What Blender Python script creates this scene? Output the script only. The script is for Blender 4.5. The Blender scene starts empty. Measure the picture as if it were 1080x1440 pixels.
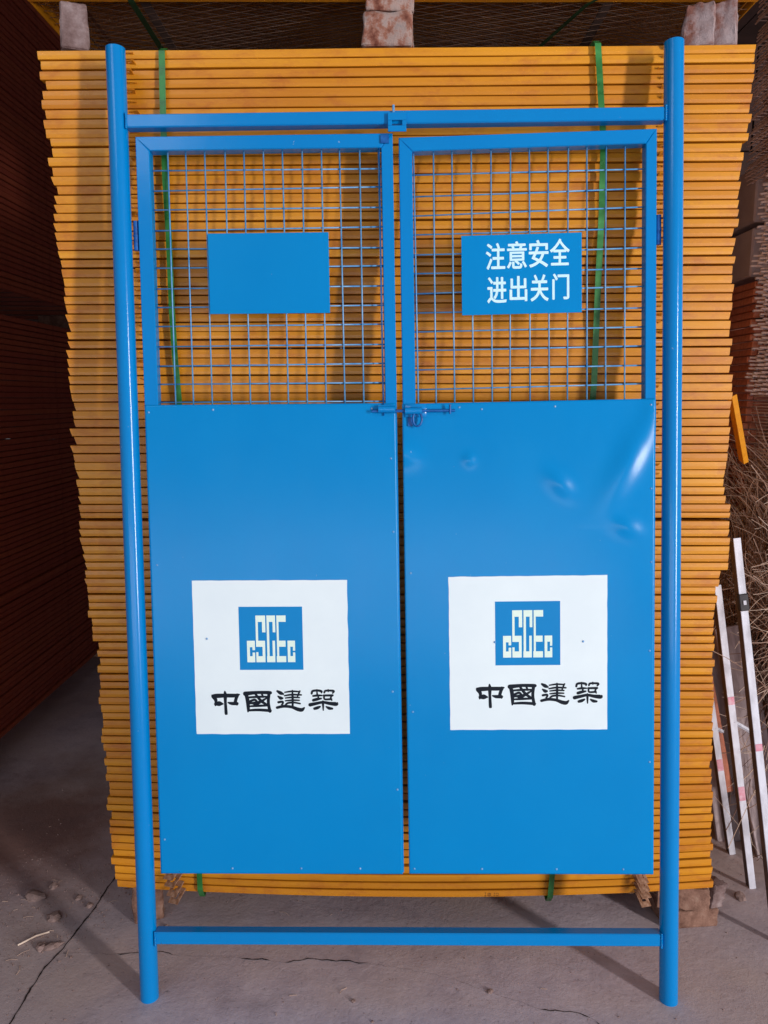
import bpy, bmesh, math, random
from mathutils import Vector, Matrix, noise
R = math.radians
random.seed(7)
sc = bpy.context.scene
col = sc.collection

# ------------------------------------------------------------------ camera
cd = bpy.data.cameras.new("camera"); cam = bpy.data.objects.new("camera", cd); col.objects.link(cam)
cd.sensor_fit = 'VERTICAL'; cd.sensor_height = 36.0; cd.sensor_width = 27.0; cd.lens = 27.0
cd.clip_start = 0.05; cd.clip_end = 200
cam.matrix_world = Matrix.Translation((0, 0, 1.53)) @ Matrix.Rotation(R(90 - 8.4), 4, 'X') @ Matrix.Rotation(R(0.4), 4, 'Z')
sc.camera = cam

# ------------------------------------------------------------------ light
w = bpy.data.worlds.new("World"); sc.world = w; w.use_nodes = True
w.node_tree.nodes["Background"].inputs[0].default_value = (0.90, 0.93, 1.0, 1)
w.node_tree.nodes["Background"].inputs[1].default_value = 0.335
sc.view_settings.view_transform = 'Standard'; sc.view_settings.look = 'None'
sc.view_settings.exposure = 0.02; sc.view_settings.gamma = 1.0

def area(name, loc, target, sx, sy, power, color):
    l = bpy.data.lights.new(name, 'AREA'); l.shape = 'RECTANGLE'; l.size = sx; l.size_y = sy
    l.energy = power; l.color = color
    o = bpy.data.objects.new(name, l); col.objects.link(o); o.location = loc
    o.rotation_euler = (Vector(target) - Vector(loc)).to_track_quat('-Z', 'Y').to_euler()
    return o
# tall gap between the shed doors, front right; wide daylight from the yard behind the photographer
area("door_gap_light", (6.9, -4.7, 2.15), (0.3, 1.9, 1.9), 0.50, 4.2, 800, (1.0, 0.93, 0.90))
area("yard_light", (-0.8, -4.4, 0.06), (-0.6, -2.2, 1.3), 7.0, 2.8, 185, (0.93, 0.92, 1.0))   # sunlit ground in front of the shed
area("high_fill_light", (-2.6, -2.4, 4.8), (1.1, 2.5, 1.0), 2.2, 0.9, 22, (0.86, 0.90, 1.0))  # added high fill to brighten the right side, no roof opening there

# ------------------------------------------------------------------ materials
def newmat(name):
    m = bpy.data.materials.new(name); m.use_nodes = True
    nt = m.node_tree; b = nt.nodes["Principled BSDF"]
    return m, nt, b
def N(nt, t, **k):
    n = nt.nodes.new(t)
    for a, v in k.items(): setattr(n, a, v)
    return n
def noise_tex(nt, scale, detail=4, rough=0.55, vec=None, stretch=None):
    tc = N(nt, 'ShaderNodeTexCoord'); n = N(nt, 'ShaderNodeTexNoise')
    n.inputs['Scale'].default_value = scale; n.inputs['Detail'].default_value = detail
    n.inputs['Roughness'].default_value = rough
    src = tc.outputs[vec or 'Object']
    if stretch:
        mp = N(nt, 'ShaderNodeMapping'); mp.inputs['Scale'].default_value = stretch
        nt.links.new(src, mp.inputs[0]); src = mp.outputs[0]
    nt.links.new(src, n.inputs['Vector'])
    return n
def ramp(nt, src, stops):
    r = N(nt, 'ShaderNodeValToRGB'); cr = r.color_ramp
    while len(cr.elements) > 1: cr.elements.remove(cr.elements[-1])
    cr.elements[0].position = stops[0][0]; cr.elements[0].color = (*stops[0][1], 1)
    for p, c in stops[1:]:
        e = cr.elements.new(p); e.color = (*c, 1)
    nt.links.new(src, r.inputs[0]); return r
def g3(v): return (v, v, v)
def bump(nt, b, src, strength, dist=0.001):
    bp = N(nt, 'ShaderNodeBump'); bp.inputs['Strength'].default_value = strength; bp.inputs['Distance'].default_value = dist
    nt.links.new(src, bp.inputs['Height']); nt.links.new(bp.outputs[0], b.inputs['Normal'])
def mat(name, c1, c2, rough=(0.4, 0.6), scale=8, metal=0, bscale=None, bstr=0.2, bdist=0.001, coat=0, stretch=None, spec=0.5, pos=(0.35, 0.7)):
    m, nt, b = newmat(name)
    n = noise_tex(nt, scale, stretch=stretch)
    r = ramp(nt, n.outputs[0], [(pos[0], c1), (pos[1], c2)])
    nt.links.new(r.outputs[0], b.inputs['Base Color'])
    rr = ramp(nt, n.outputs[0], [(0.3, g3(rough[0])), (0.7, g3(rough[1]))])
    nt.links.new(rr.outputs[0], b.inputs['Roughness'])
    b.inputs['Metallic'].default_value = metal; b.inputs['Coat Weight'].default_value = coat
    b.inputs['Coat Roughness'].default_value = 0.12
    b.inputs['Specular IOR Level'].default_value = spec
    if bscale:
        n2 = noise_tex(nt, bscale, 5, 0.6); bump(nt, b, n2.outputs[0], bstr, bdist)
    return m

def blue_paint(name, c1, c2, rough, spec, bs, bstr, bdist, dust, chips):
    m, nt, b = newmat(name); L = nt.links.new
    n = noise_tex(nt, 2.2, 4, 0.6); base = ramp(nt, n.outputs[0], [(0.3, c1), (0.7, c2)])
    n2 = noise_tex(nt, 6, 8, 0.72, stretch=(1, 1, 0.45)); f = ramp(nt, n2.outputs[0], [(0.45, g3(0)), (0.78, g3(dust))])
    mx = N(nt, 'ShaderNodeMix', data_type='RGBA'); L(f.outputs[0], mx.inputs[0]); L(base.outputs[0], mx.inputs[6]); mx.inputs[7].default_value = (0.0, 0.27, 0.58, 1)
    n3 = noise_tex(nt, 55, 3, 0.6); f3 = ramp(nt, n3.outputs[0], [(0.735, g3(0)), (0.76, g3(chips))])
    mx2 = N(nt, 'ShaderNodeMix', data_type='RGBA'); L(f3.outputs[0], mx2.inputs[0]); L(mx.outputs[2], mx2.inputs[6]); mx2.inputs[7].default_value = (0.28, 0.42, 0.55, 1)
    L(mx2.outputs[2], b.inputs['Base Color'])
    rr = ramp(nt, n2.outputs[0], [(0.3, g3(rough[0])), (0.75, g3(rough[1]))]); L(rr.outputs[0], b.inputs['Roughness'])
    b.inputs['Specular IOR Level'].default_value = spec
    n4 = noise_tex(nt, bs, 4, 0.55); n5 = noise_tex(nt, 320, 2, 0.5)
    ad = N(nt, 'ShaderNodeMath', operation='MULTIPLY_ADD'); L(n5.outputs[0], ad.inputs[0]); ad.inputs[1].default_value = 0.04; L(n4.outputs[0], ad.inputs[2])
    bump(nt, b, ad.outputs[0], bstr, bdist); return m
BLUE = blue_paint('blue_paint_tube', (0.0, 0.198, 0.54), (0.0, 0.215, 0.58), (0.11, 0.22), 0.33, 26, 0.10, 0.002, 0.10, 0.6)
BLUE_SHEET = blue_paint('blue_paint_sheet', (0.0, 0.212, 0.545), (0.0, 0.230, 0.58), (0.17, 0.27), 0.20, 6, 0.14, 0.004, 0.13, 0.35)
BLUE_WIRE = mat('blue_paint_wire', (0.03, 0.24, 0.56), (0.16, 0.40, 0.66), (0.25, 0.4), 30, spec=0.6)
RIVET = mat('rivet_head', (0.06, 0.26, 0.58), (0.25, 0.45, 0.70), (0.2, 0.35), 60, spec=0.8)
BLUE_DARK = mat('blue_paint_hardware', (0.0, 0.06, 0.26), (0.0, 0.13, 0.46), (0.3, 0.5), 60)
WHITE = mat('white_sticker', (0.68, 0.80, 0.86), (0.73, 0.85, 0.90), (0.35, 0.48), 6, bscale=9, bstr=0.09, bdist=0.004, spec=0.35)
PRINT_BLUE = mat('print_blue', (0.0, 0.205, 0.53), (0.0, 0.22, 0.56), (0.4, 0.5), 6, spec=0.2)
PRINT_BLACK = mat('print_black', (0.004, 0.008, 0.016), (0.008, 0.013, 0.022), (0.5, 0.6), 6, spec=0.15)
LOGO_PALE = mat('logo_letter_pale', (0.66, 0.84, 0.76), (0.72, 0.87, 0.80), (0.4, 0.5), 20, spec=0.3)
LETTER = mat('letter_pale', (0.55, 0.85, 0.95), (0.62, 0.88, 0.96), (0.4, 0.5), 30)
INK = mat('marker_ink', (0.06, 0.018, 0.004), (0.09, 0.03, 0.006), (0.6, 0.7), 90)
GREEN = mat('green_strap', (0.012, 0.12, 0.02), (0.04, 0.26, 0.06), (0.25, 0.4), 14, stretch=(1, 1, 2), spec=0.6)
GREEN_DARK = mat('green_strap_dark', (0.006, 0.03, 0.008), (0.01, 0.05, 0.012), (0.5, 0.7), 14)  # darker, rougher green than the main straps
RUST = mat('rusty_lug', (0.20, 0.085, 0.04), (0.42, 0.25, 0.17), (0.5, 0.8), 80, bscale=200, bstr=0.3)
SILVER = mat('bare_mesh_steel', (0.72, 0.64, 0.70), (0.95, 0.90, 0.95), (0.22, 0.35), 25, metal=0.0, spec=0.8)
SILVER_DULL = mat('dusty_mesh_steel', (0.50, 0.36, 0.33), (0.85, 0.70, 0.68), (0.45, 0.65), 12, metal=0.0)
MESH_DARK = mat('panel_mesh_wire', (0.16, 0.07, 0.035), (0.38, 0.24, 0.17), (0.35, 0.5), 8, metal=0.3)
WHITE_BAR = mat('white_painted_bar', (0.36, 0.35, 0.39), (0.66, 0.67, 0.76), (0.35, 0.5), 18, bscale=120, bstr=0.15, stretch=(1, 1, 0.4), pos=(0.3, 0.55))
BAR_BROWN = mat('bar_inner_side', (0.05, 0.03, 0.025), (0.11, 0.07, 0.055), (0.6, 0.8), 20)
PINK = mat('pink_paint_mark', (0.62, 0.22, 0.30), (0.68, 0.42, 0.50), (0.5, 0.6), 60)
BLACK = mat('black_rubber', (0.012, 0.010, 0.014), (0.03, 0.025, 0.03), (0.5, 0.7), 40)
STRAW = [mat('wire_offcut_' + n, a, b_, (0.6, 0.8), 20) for n, a, b_ in (
    ('pale', (0.62, 0.48, 0.38), (0.80, 0.66, 0.55)), ('brown', (0.38, 0.25, 0.19), (0.56, 0.41, 0.33)), ('umber', (0.13, 0.07, 0.05), (0.24, 0.14, 0.11)))]
PLANK = mat('weathered_board', (0.26, 0.20, 0.21), (0.46, 0.38, 0.39), (0.7, 0.9), 9, bscale=40, bstr=0.5, stretch=(6, 6, 1))
CRUMB = mat('concrete_crumb', (0.19, 0.12, 0.105), (0.30, 0.21, 0.195), (0.8, 0.95), 30, bscale=90, bstr=0.6, bdist=0.003)
GREYBLOCK = mat('grey_block', (0.40, 0.33, 0.36), (0.48, 0.41, 0.44), (0.8, 0.9), 12, bscale=80, bstr=0.3)
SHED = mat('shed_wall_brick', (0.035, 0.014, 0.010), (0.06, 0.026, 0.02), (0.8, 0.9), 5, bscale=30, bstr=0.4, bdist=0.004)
CRACKM = mat('crack_shadowed_grit', (0.012, 0.006, 0.006), (0.03, 0.016, 0.014), (0.9, 1.0), 60)

def orange(name, c1, c2, dirt, rough=(0.3, 0.45)):
    m, nt, b = newmat(name)
    n = noise_tex(nt, 3.0, 3, stretch=(0.6, 1, 14))
    r = ramp(nt, n.outputs[0], [(0.3, c1), (0.7, c2)])
    n2 = noise_tex(nt, 26, 6, 0.7, stretch=(0.5, 1, 1))
    f = ramp(nt, n2.outputs[0], [(0.50, g3(0)), (0.80, g3(0.85))])
    mx = N(nt, 'ShaderNodeMix', data_type='RGBA')
    nt.links.new(f.outputs[0], mx.inputs[0]); nt.links.new(r.outputs[0], mx.inputs[6]); mx.inputs[7].default_value = (*dirt, 1)
    oi = N(nt, 'ShaderNodeObjectInfo'); hs = N(nt, 'ShaderNodeHueSaturation')
    mr = N(nt, 'ShaderNodeMapRange'); mr.inputs[3].default_value = 0.88; mr.inputs[4].default_value = 1.06
    nt.links.new(oi.outputs['Random'], mr.inputs[0]); nt.links.new(mr.outputs[0], hs.inputs['Value'])
    mh = N(nt, 'ShaderNodeMath', operation='MULTIPLY_ADD'); mh.inputs[1].default_value = 0.008; mh.inputs[2].default_value = 0.494
    nt.links.new(oi.outputs['Random'], mh.inputs[0]); nt.links.new(mh.outputs[0], hs.inputs['Hue'])
    nt.links.new(mx.outputs[2], hs.inputs['Color']); nt.links.new(hs.outputs[0], b.inputs['Base Color'])
    rr = ramp(nt, n2.outputs[0], [(0.3, g3(rough[0])), (0.75, g3(rough[1]))])
    nt.links.new(rr.outputs[0], b.inputs['Roughness'])
    n3 = noise_tex(nt, 45, 4, 0.6, stretch=(0.4, 1, 1)); bump(nt, b, n3.outputs[0], 0.22, 0.0012)
    return m
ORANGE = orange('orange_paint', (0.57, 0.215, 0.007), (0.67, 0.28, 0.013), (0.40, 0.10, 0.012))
ORANGE_SHADED = orange('orange_paint_shaded', (0.25, 0.045, 0.018), (0.30, 0.058, 0.022), (0.13, 0.02, 0.01), (0.6, 0.75))  # same orange panels, with the left stacks' shade put into the colour
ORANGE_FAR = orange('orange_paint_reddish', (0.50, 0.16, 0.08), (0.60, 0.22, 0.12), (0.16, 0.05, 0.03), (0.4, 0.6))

def brickmat(name, stops, sc_=7):
    m, nt, b = newmat(name)
    n = noise_tex(nt, sc_ * 3, 6, 0.65)
    r = ramp(nt, n.outputs[0], stops); nt.links.new(r.outputs[0], b.inputs['Base Color'])
    b.inputs['Roughness'].default_value = 0.9
    n2 = noise_tex(nt, 90, 6, 0.7); bump(nt, b, n2.outputs[0], 1.0, 0.004)
    return m
BRICK_GREY = brickmat('mortar_caked_brick', [(0.3, (0.09, 0.045, 0.04)), (0.5, (0.20, 0.135, 0.13)), (0.7, (0.33, 0.26, 0.26))])
BRICK_RED = brickmat('worn_red_brick', [(0.36, (0.13, 0.035, 0.02)), (0.46, (0.28, 0.12, 0.08)), (0.54, (0.36, 0.26, 0.23)), (0.70, (0.24, 0.22, 0.22))])
BRICK_PALE = brickmat('pale_plastered_brick', [(0.40, (0.20, 0.08, 0.06)), (0.50, (0.30, 0.22, 0.22)), (0.7, (0.40, 0.33, 0.34))], 4)
BRICK_BROWN = brickmat('dusty_brown_brick', [(0.3, (0.10, 0.04, 0.025)), (0.55, (0.26, 0.14, 0.10)), (0.75, (0.38, 0.25, 0.19))])

def floor_material():
    m, nt, b = newmat('dusty_concrete')
    L = nt.links.new
    n1 = noise_tex(nt, 1.3, 5, 0.6); n2 = noise_tex(nt, 9, 8, 0.7); n3 = noise_tex(nt, 60, 6, 0.7); n4 = noise_tex(nt, 230, 2, 0.5)
    r1 = ramp(nt, n2.outputs[0], [(0.28, (0.43, 0.355, 0.41)), (0.5, (0.53, 0.445, 0.505)), (0.72, (0.61, 0.525, 0.58))])
    r2 = ramp(nt, n1.outputs[0], [(0.42, g3(0)), (0.62, g3(0.8))])
    mx = N(nt, 'ShaderNodeMix', data_type='RGBA'); L(r2.outputs[0], mx.inputs[0]); L(r1.outputs[0], mx.inputs[6]); mx.inputs[7].default_value = (0.42, 0.33, 0.31, 1)
    # reddish-brown dust spilled beside the stack on the left
    tc = N(nt, 'ShaderNodeTexCoord'); mp = N(nt, 'ShaderNodeMapping')
    mp.inputs['Location'].default_value = (1.30, -2.55, 0); mp.inputs['Scale'].default_value = (1, 1, 1); mp.vector_type = 'POINT'
    L(tc.outputs['Object'], mp.inputs[0])
    nd = noise_tex(nt, 4, 5, 0.7)
    va = N(nt, 'ShaderNodeVectorMath', operation='SCALE'); va.inputs['Scale'].default_value = 0.7; L(nd.outputs['Color'], va.inputs[0])
    vs = N(nt, 'ShaderNodeVectorMath', operation='ADD'); L(mp.outputs[0], vs.inputs[0]); L(va.outputs[0], vs.inputs[1])
    vb = N(nt, 'ShaderNodeVectorMath', operation='SUBTRACT'); L(vs.outputs[0], vb.inputs[0]); vb.inputs[1].default_value = (0.35, 0.35, 0.35)
    vm = N(nt, 'ShaderNodeVectorMath', operation='MULTIPLY'); L(vb.outputs[0], vm.inputs[0]); vm.inputs[1].default_value = (1.4, 1.6, 0)
    ln = N(nt, 'ShaderNodeVectorMath', operation='LENGTH'); L(vm.outputs[0], ln.inputs[0])
    r3 = ramp(nt, ln.outputs['Value'], [(0.25, g3(0.85)), (1.0, g3(0))])
    mx2 = N(nt, 'ShaderNodeMix', data_type='RGBA'); L(r3.outputs[0], mx2.inputs[0]); L(mx.outputs[2], mx2.inputs[6]); mx2.inputs[7].default_value = (0.16, 0.07, 0.05, 1)
    ns = noise_tex(nt, 2.6, 9, 0.75); rs = ramp(nt, ns.outputs[0], [(0.36, g3(0.80)), (0.5, g3(1.0)), (0.66, g3(1.14))])
    mq = N(nt, 'ShaderNodeMix', data_type='RGBA', blend_type='MULTIPLY'); mq.inputs[0].default_value = 1
    L(mx2.outputs[2], mq.inputs[6]); L(rs.outputs[0], mq.inputs[7]); mx2 = mq
    # small dark pits and pale specks
    r4 = ramp(nt, n3.outputs[0], [(0.30, g3(0.55)), (0.40, g3(1)), (0.68, g3(1)), (0.76, g3(1.35))])
    mm = N(nt, 'ShaderNodeMix', data_type='RGBA', blend_type='MULTIPLY'); mm.inputs[0].default_value = 1
    L(mx2.outputs[2], mm.inputs[6]); L(r4.outputs[0], mm.inputs[7]); L(mm.outputs[2], b.inputs['Base Color'])
    b.inputs['Roughness'].default_value = 0.82
    ad = N(nt, 'ShaderNodeMath', operation='MULTIPLY_ADD'); L(n3.outputs[0], ad.inputs[0]); ad.inputs[1].default_value = 0.5; L(n2.outputs[0], ad.inputs[2])
    bump(nt, b, ad.outputs[0], 0.5, 0.006)
    return m
FLOOR = floor_material()

# ------------------------------------------------------------------ mesh helpers
def tag(o, label=None, cat=None, group=None, kind=None):
    if label: o['label'] = label
    if cat: o['category'] = cat
    if group: o['group'] = group
    if kind: o['kind'] = kind
    return o
def empty(name, loc=(0, 0, 0), parent=None):
    o = bpy.data.objects.new(name, None); o.empty_display_size = 0.1; col.objects.link(o); o.location = loc; o.parent = parent
    return o
class MB:
    def __init__(s, warp=None): s.v = []; s.f = []; s.mi = []; s.warp = warp
    def add(s, vs, fs, mi=0):
        b = len(s.v); s.v += [tuple(v) for v in vs]
        s.f += [tuple(i + b for i in f) for f in fs]; s.mi += [mi] * len(fs); return s
    def box(s, x0, x1, y0, y1, z0, z1, mi=0, c=0.0):
        """box; c > 0 chamfers every edge"""
        if c <= 0:
            return s.add([(x0,y0,z0),(x1,y0,z0),(x1,y1,z0),(x0,y1,z0),(x0,y0,z1),(x1,y0,z1),(x1,y1,z1),(x0,y1,z1)],
                [(0,3,2,1),(4,5,6,7),(0,1,5,4),(1,2,6,5),(2,3,7,6),(3,0,4,7)], mi)
        bm = bmesh.new(); bmesh.ops.create_cube(bm, size=1)
        for v in bm.verts: v.co = Vector(((x0+x1)/2+v.co.x*(x1-x0), (y0+y1)/2+v.co.y*(y1-y0), (z0+z1)/2+v.co.z*(z1-z0)))
        bmesh.ops.bevel(bm, geom=bm.edges[:], offset=c, segments=1, affect='EDGES')
        vs = [v.co.copy() for v in bm.verts]; fs = [[v.index for v in f.verts] for f in bm.faces]
        bm.free(); return s.add(vs, fs, mi)
    def tube(s, pts, r, n=8, mi=0, cap=True, flat=None):
        pts = [Vector(p) for p in pts]; rings = []
        for i, p in enumerate(pts):
            d = (pts[min(i+1, len(pts)-1)] - pts[max(i-1, 0)]).normalized()
            a = Vector((0,1,0)) if abs(d.y) < 0.9 else Vector((1,0,0))
            e1 = d.cross(a).normalized(); e2 = d.cross(e1)
            rr = r[i] if isinstance(r, (list, tuple)) else r
            rings.append([p + (e1*math.cos(2*math.pi*k/n) + e2*math.sin(2*math.pi*k/n)*(flat or 1))*rr for k in range(n)])
        vs = [v for q in rings for v in q]; fs = []
        for i in range(len(pts)-1):
            for k in range(n):
                fs.append((i*n+k, i*n+(k+1)%n, (i+1)*n+(k+1)%n, (i+1)*n+k))
        if cap: fs += [tuple(range(n))[::-1], tuple((len(pts)-1)*n+k for k in range(n))]
        return s.add(vs, fs, mi)
    def ribbon(s, pts, w, t=0.0006, side=(1,0,0), mi=0):
        """flat strap along pts, width along `side`"""
        pts = [Vector(p) for p in pts]; sd = Vector(side).normalized(); vs = []
        for i, p in enumerate(pts):
            d = (pts[min(i+1, len(pts)-1)] - pts[max(i-1, 0)]).normalized(); nrm = d.cross(sd).normalized()
            for a, b in ((-1,-1),(1,-1),(1,1),(-1,1)): vs.append(p + sd*a*w/2 + nrm*b*t/2)
        fs = []
        for i in range(len(pts)-1):
            for k in range(4): fs.append((i*4+k, i*4+(k+1)%4, (i+1)*4+(k+1)%4, (i+1)*4+k))
        fs += [(3,2,1,0), tuple((len(pts)-1)*4+k for k in range(4))]
        return s.add(vs, fs, mi)
    def build(s, name, mats, parent=None, smooth=False, angle=None):
        me = bpy.data.meshes.new(name)
        vs = [s.warp(v) for v in s.v] if s.warp else s.v
        me.from_pydata(vs, [], s.f)
        if not isinstance(mats, (list, tuple)): mats = [mats]
        for m in mats: me.materials.append(m)
        me.polygons.foreach_set('material_index', s.mi)
        bm = bmesh.new(); bm.from_mesh(me); bmesh.ops.recalc_face_normals(bm, faces=bm.faces[:]) if len(s.f) < 60000 else None
        bm.to_mesh(me); bm.free()
        if smooth or angle:
            me.polygons.foreach_set('use_smooth', [True]*len(me.polygons))
            if angle: me.set_sharp_from_angle(angle=R(angle))
        o = bpy.data.objects.new(name, me); col.objects.link(o); o.parent = parent
        return o
def copy(o, parent=None, **k):
    c = o.copy(); col.objects.link(c); c.parent = parent
    for ch in o.children: copy(ch, c)
    return c

# ------------------------------------------------------------------ setting
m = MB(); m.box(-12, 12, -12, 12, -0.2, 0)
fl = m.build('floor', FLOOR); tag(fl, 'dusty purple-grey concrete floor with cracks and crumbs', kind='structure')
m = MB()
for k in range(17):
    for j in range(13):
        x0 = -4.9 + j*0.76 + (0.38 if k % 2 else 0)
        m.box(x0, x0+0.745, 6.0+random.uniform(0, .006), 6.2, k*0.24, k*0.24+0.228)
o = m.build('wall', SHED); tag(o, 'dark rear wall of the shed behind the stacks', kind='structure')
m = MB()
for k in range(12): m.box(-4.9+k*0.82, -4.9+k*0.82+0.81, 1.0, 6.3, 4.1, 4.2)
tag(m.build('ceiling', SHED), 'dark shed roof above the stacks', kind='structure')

def crack(name, pts, w0, jitter, label, z=0.0012, gap=0):
    P = []
    for (x0, y0), (x1, y1) in zip(pts[:-1], pts[1:]):
        n_ = max(2, int(math.hypot(x1-x0, y1-y0)/0.012))
        for i in range(n_):
            t = i/n_; P.append((x0+(x1-x0)*t, y0+(y1-y0)*t))
    P.append(pts[-1]); mb = MB(); L_, Rr = [], []
    for i, (x, y) in enumerate(P):
        q = Vector((x*9, y*9, 3.1)); off = noise.noise(q)*jitter + noise.noise(q*6)*jitter*0.5
        a = P[max(i-1, 0)]; c = P[min(i+1, len(P)-1)]; d = Vector((c[0]-a[0], c[1]-a[1], 0)).normalized(); n_ = Vector((-d.y, d.x, 0))
        ww = w0*(0.65+0.9*abs(noise.noise(Vector((x*37, y*37, 9))))*2)
        if gap: ww *= 0.12 if noise.noise(Vector((x*11, y*11, 5.5))) > gap else 1
        p = Vector((x, y, z)) + n_*off; L_.append(p+n_*ww/2); Rr.append(p-n_*ww/2)
    n_ = len(P); mb.add(L_+Rr, [(i, i+1, n_+i+1, n_+i) for i in range(n_-1)])
    o = mb.build(name, CRACKM); tag(o, label, kind='structure'); return o
crack('floor_joint', [(-.95,1.50),(-.914,1.675),(-.91,1.864),(-.884,1.988),(-.87,2.086),(-.856,2.257),(-.83,2.6)], .0036, .006, 'dark open joint in the concrete running up to the stack corner')
crack('floor_crack', [(-.881,1.932),(-.683,1.931),(-.563,1.926),(-.404,1.92),(-.264,1.902),(-.188,1.916),(-.109,1.906),(-.011,1.891),(.066,1.879),(.124,1.866),(.216,1.831),(.269,1.80),(.339,1.774),(.405,1.742),(.525,1.716),(.58,1.66)], .0030, .012, 'broken hairline crack across the concrete in front of the gate', z=.0016, gap=0.02)

# ------------------------------------------------------------------ bricks
def brick(name, x, y, z, sx, sy, sz, m_, rot=(0,0,0), seed=0, rough=.005, label='', cat='brick', group=None, taper=0):
    bm = bmesh.new(); bmesh.ops.create_cube(bm, size=1)
    for v in bm.verts: v.co = Vector((v.co.x*sx*(1-taper*(v.co.z)), v.co.y*sy, (v.co.z+.5)*sz))
    bmesh.ops.bevel(bm, geom=bm.edges[:], offset=min(sx, sz)*.05, segments=1, affect='EDGES')
    bmesh.ops.subdivide_edges(bm, edges=bm.edges[:], cuts=8, use_grid_fill=True)
    for v in bm.verts:
        q = v.co*16+Vector((seed*7.3, seed*3.1, 0)); d = noise.noise(q)*rough*.9+noise.noise(q*3.3)*rough*.7+noise.noise(q*9)*rough*.4
        if v.co.z > .003: v.co += v.normal*d
    me = bpy.data.meshes.new(name); bm.to_mesh(me); bm.free(); me.materials.append(m_)
    for p in me.polygons: p.use_smooth = True
    me.set_sharp_from_angle(angle=R(40))
    o = bpy.data.objects.new(name, me); col.objects.link(o); o.location = (x, y, z); o.rotation_euler = [R(a) for a in rot]
    tag(o, label, cat, group); return o
G1 = 'bricks propping up the upper stack'
brick('brick', -.800, 2.120, 2.384, .064, .14, .108, BRICK_GREY, (0,0,21), 1, .005, 'narrow mortar-caked grey brick on the left end of the stack top', group=G1)
brick('brick', .005, 2.150, 2.396, .122, .2, .079, BRICK_RED, (0,0,-3), 2, .005, 'worn red brick at the middle of the stack top, lower of its pair', group=G1, taper=.05)
brick('brick', .000, 2.155, 2.478, .118, .2, .034, BRICK_RED, (0,0,4), 3, .003, 'worn reddish brick at the middle of the stack top, upper of its pair', group=G1)
brick('brick', .800, 2.135, 2.404, .072, .15, .106, BRICK_PALE, (0,0,-20), 4, .007, 'pale chipped brick with a red corner on the right end of the stack top', group=G1, taper=.12)
brick('brick', .858, 2.115, 2.404, .058, .12, .104, BRICK_PALE, (0,0,-24), 5, .006, 'pale plastered brick outermost on the right end of the stack top', group=G1, taper=.22)
G2 = 'bricks under the main stack'
brick('brick', .90, 2.15, 0, .16, .2, .055, BRICK_BROWN, (0,0,6), 6, .005, 'dusty brown brick on the floor under the right stack corner', group=G2)
brick('brick', .89, 2.15, .055, .15, .19, .066, BRICK_BROWN, (0,0,-5), 7, .008, 'dark broken brick wedged directly under the right stack corner', group=G2)
brick('brick', .975, 2.10, .052, .05, .07, .07, BRICK_GREY, (0,8,25), 8, .009, 'small grey broken brick end sticking out past the right stack corner', group=G2)
brick('brick', -.715, 2.15, 0, .085, .19, .12, BRICK_BROWN, (0,0,20), 9, .006, 'brown brick under the left corner of the stack beside the blue post', group=G2)
brick('brick', -.70, 2.85, 0, .24, .115, .12, BRICK_BROWN, (0,0,3), 10, .006, 'brown brick under the back left part of the stack', group=G2)
brick('brick', .90, 2.85, 0, .24, .115, .12, BRICK_BROWN, (0,0,3), 11, .006, 'brown brick under the back right part of the stack', group=G2)

# ------------------------------------------------------------------ orange fence panels
def interp(x, pts):
    if x <= pts[0][0]: return pts[0][1]
    for (a, b), (c, d) in zip(pts[:-1], pts[1:]):
        if x <= c: return b + (d-b)*(x-a)/(c-a)
    return pts[-1][1]
LP = sorted([(2.376,-.863),(2.19,-.860),(2.163,-.847),(1.94,-.847),(1.878,-.838),(1.727,-.829),(1.544,-.833),(1.375,-.829),(1.26,-.827),(1.065,-.814),(.945,-.810),(.823,-.791),(.657,-.790),(.487,-.782),(.269,-.780),(.129,-.772)])
RP = sorted([(2.404,.912),(2.342,.912),(2.2,.908),(2.175,.903),(2.073,.896),(1.951,.894),(1.774,.90),(1.648,.902),(1.556,.916),(1.425,.914),(1.272,.914),(1.234,.936),(1.097,.94),(1.047,.915),(.957,.909),(.773,.92),(.564,.931),(.348,.947),(.126,.961)])
ORD = lambda n: f"{n}{'th' if 10 <= n % 100 <= 20 else {1:'st',2:'nd',3:'rd'}.get(n % 10, 'th')}"
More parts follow.
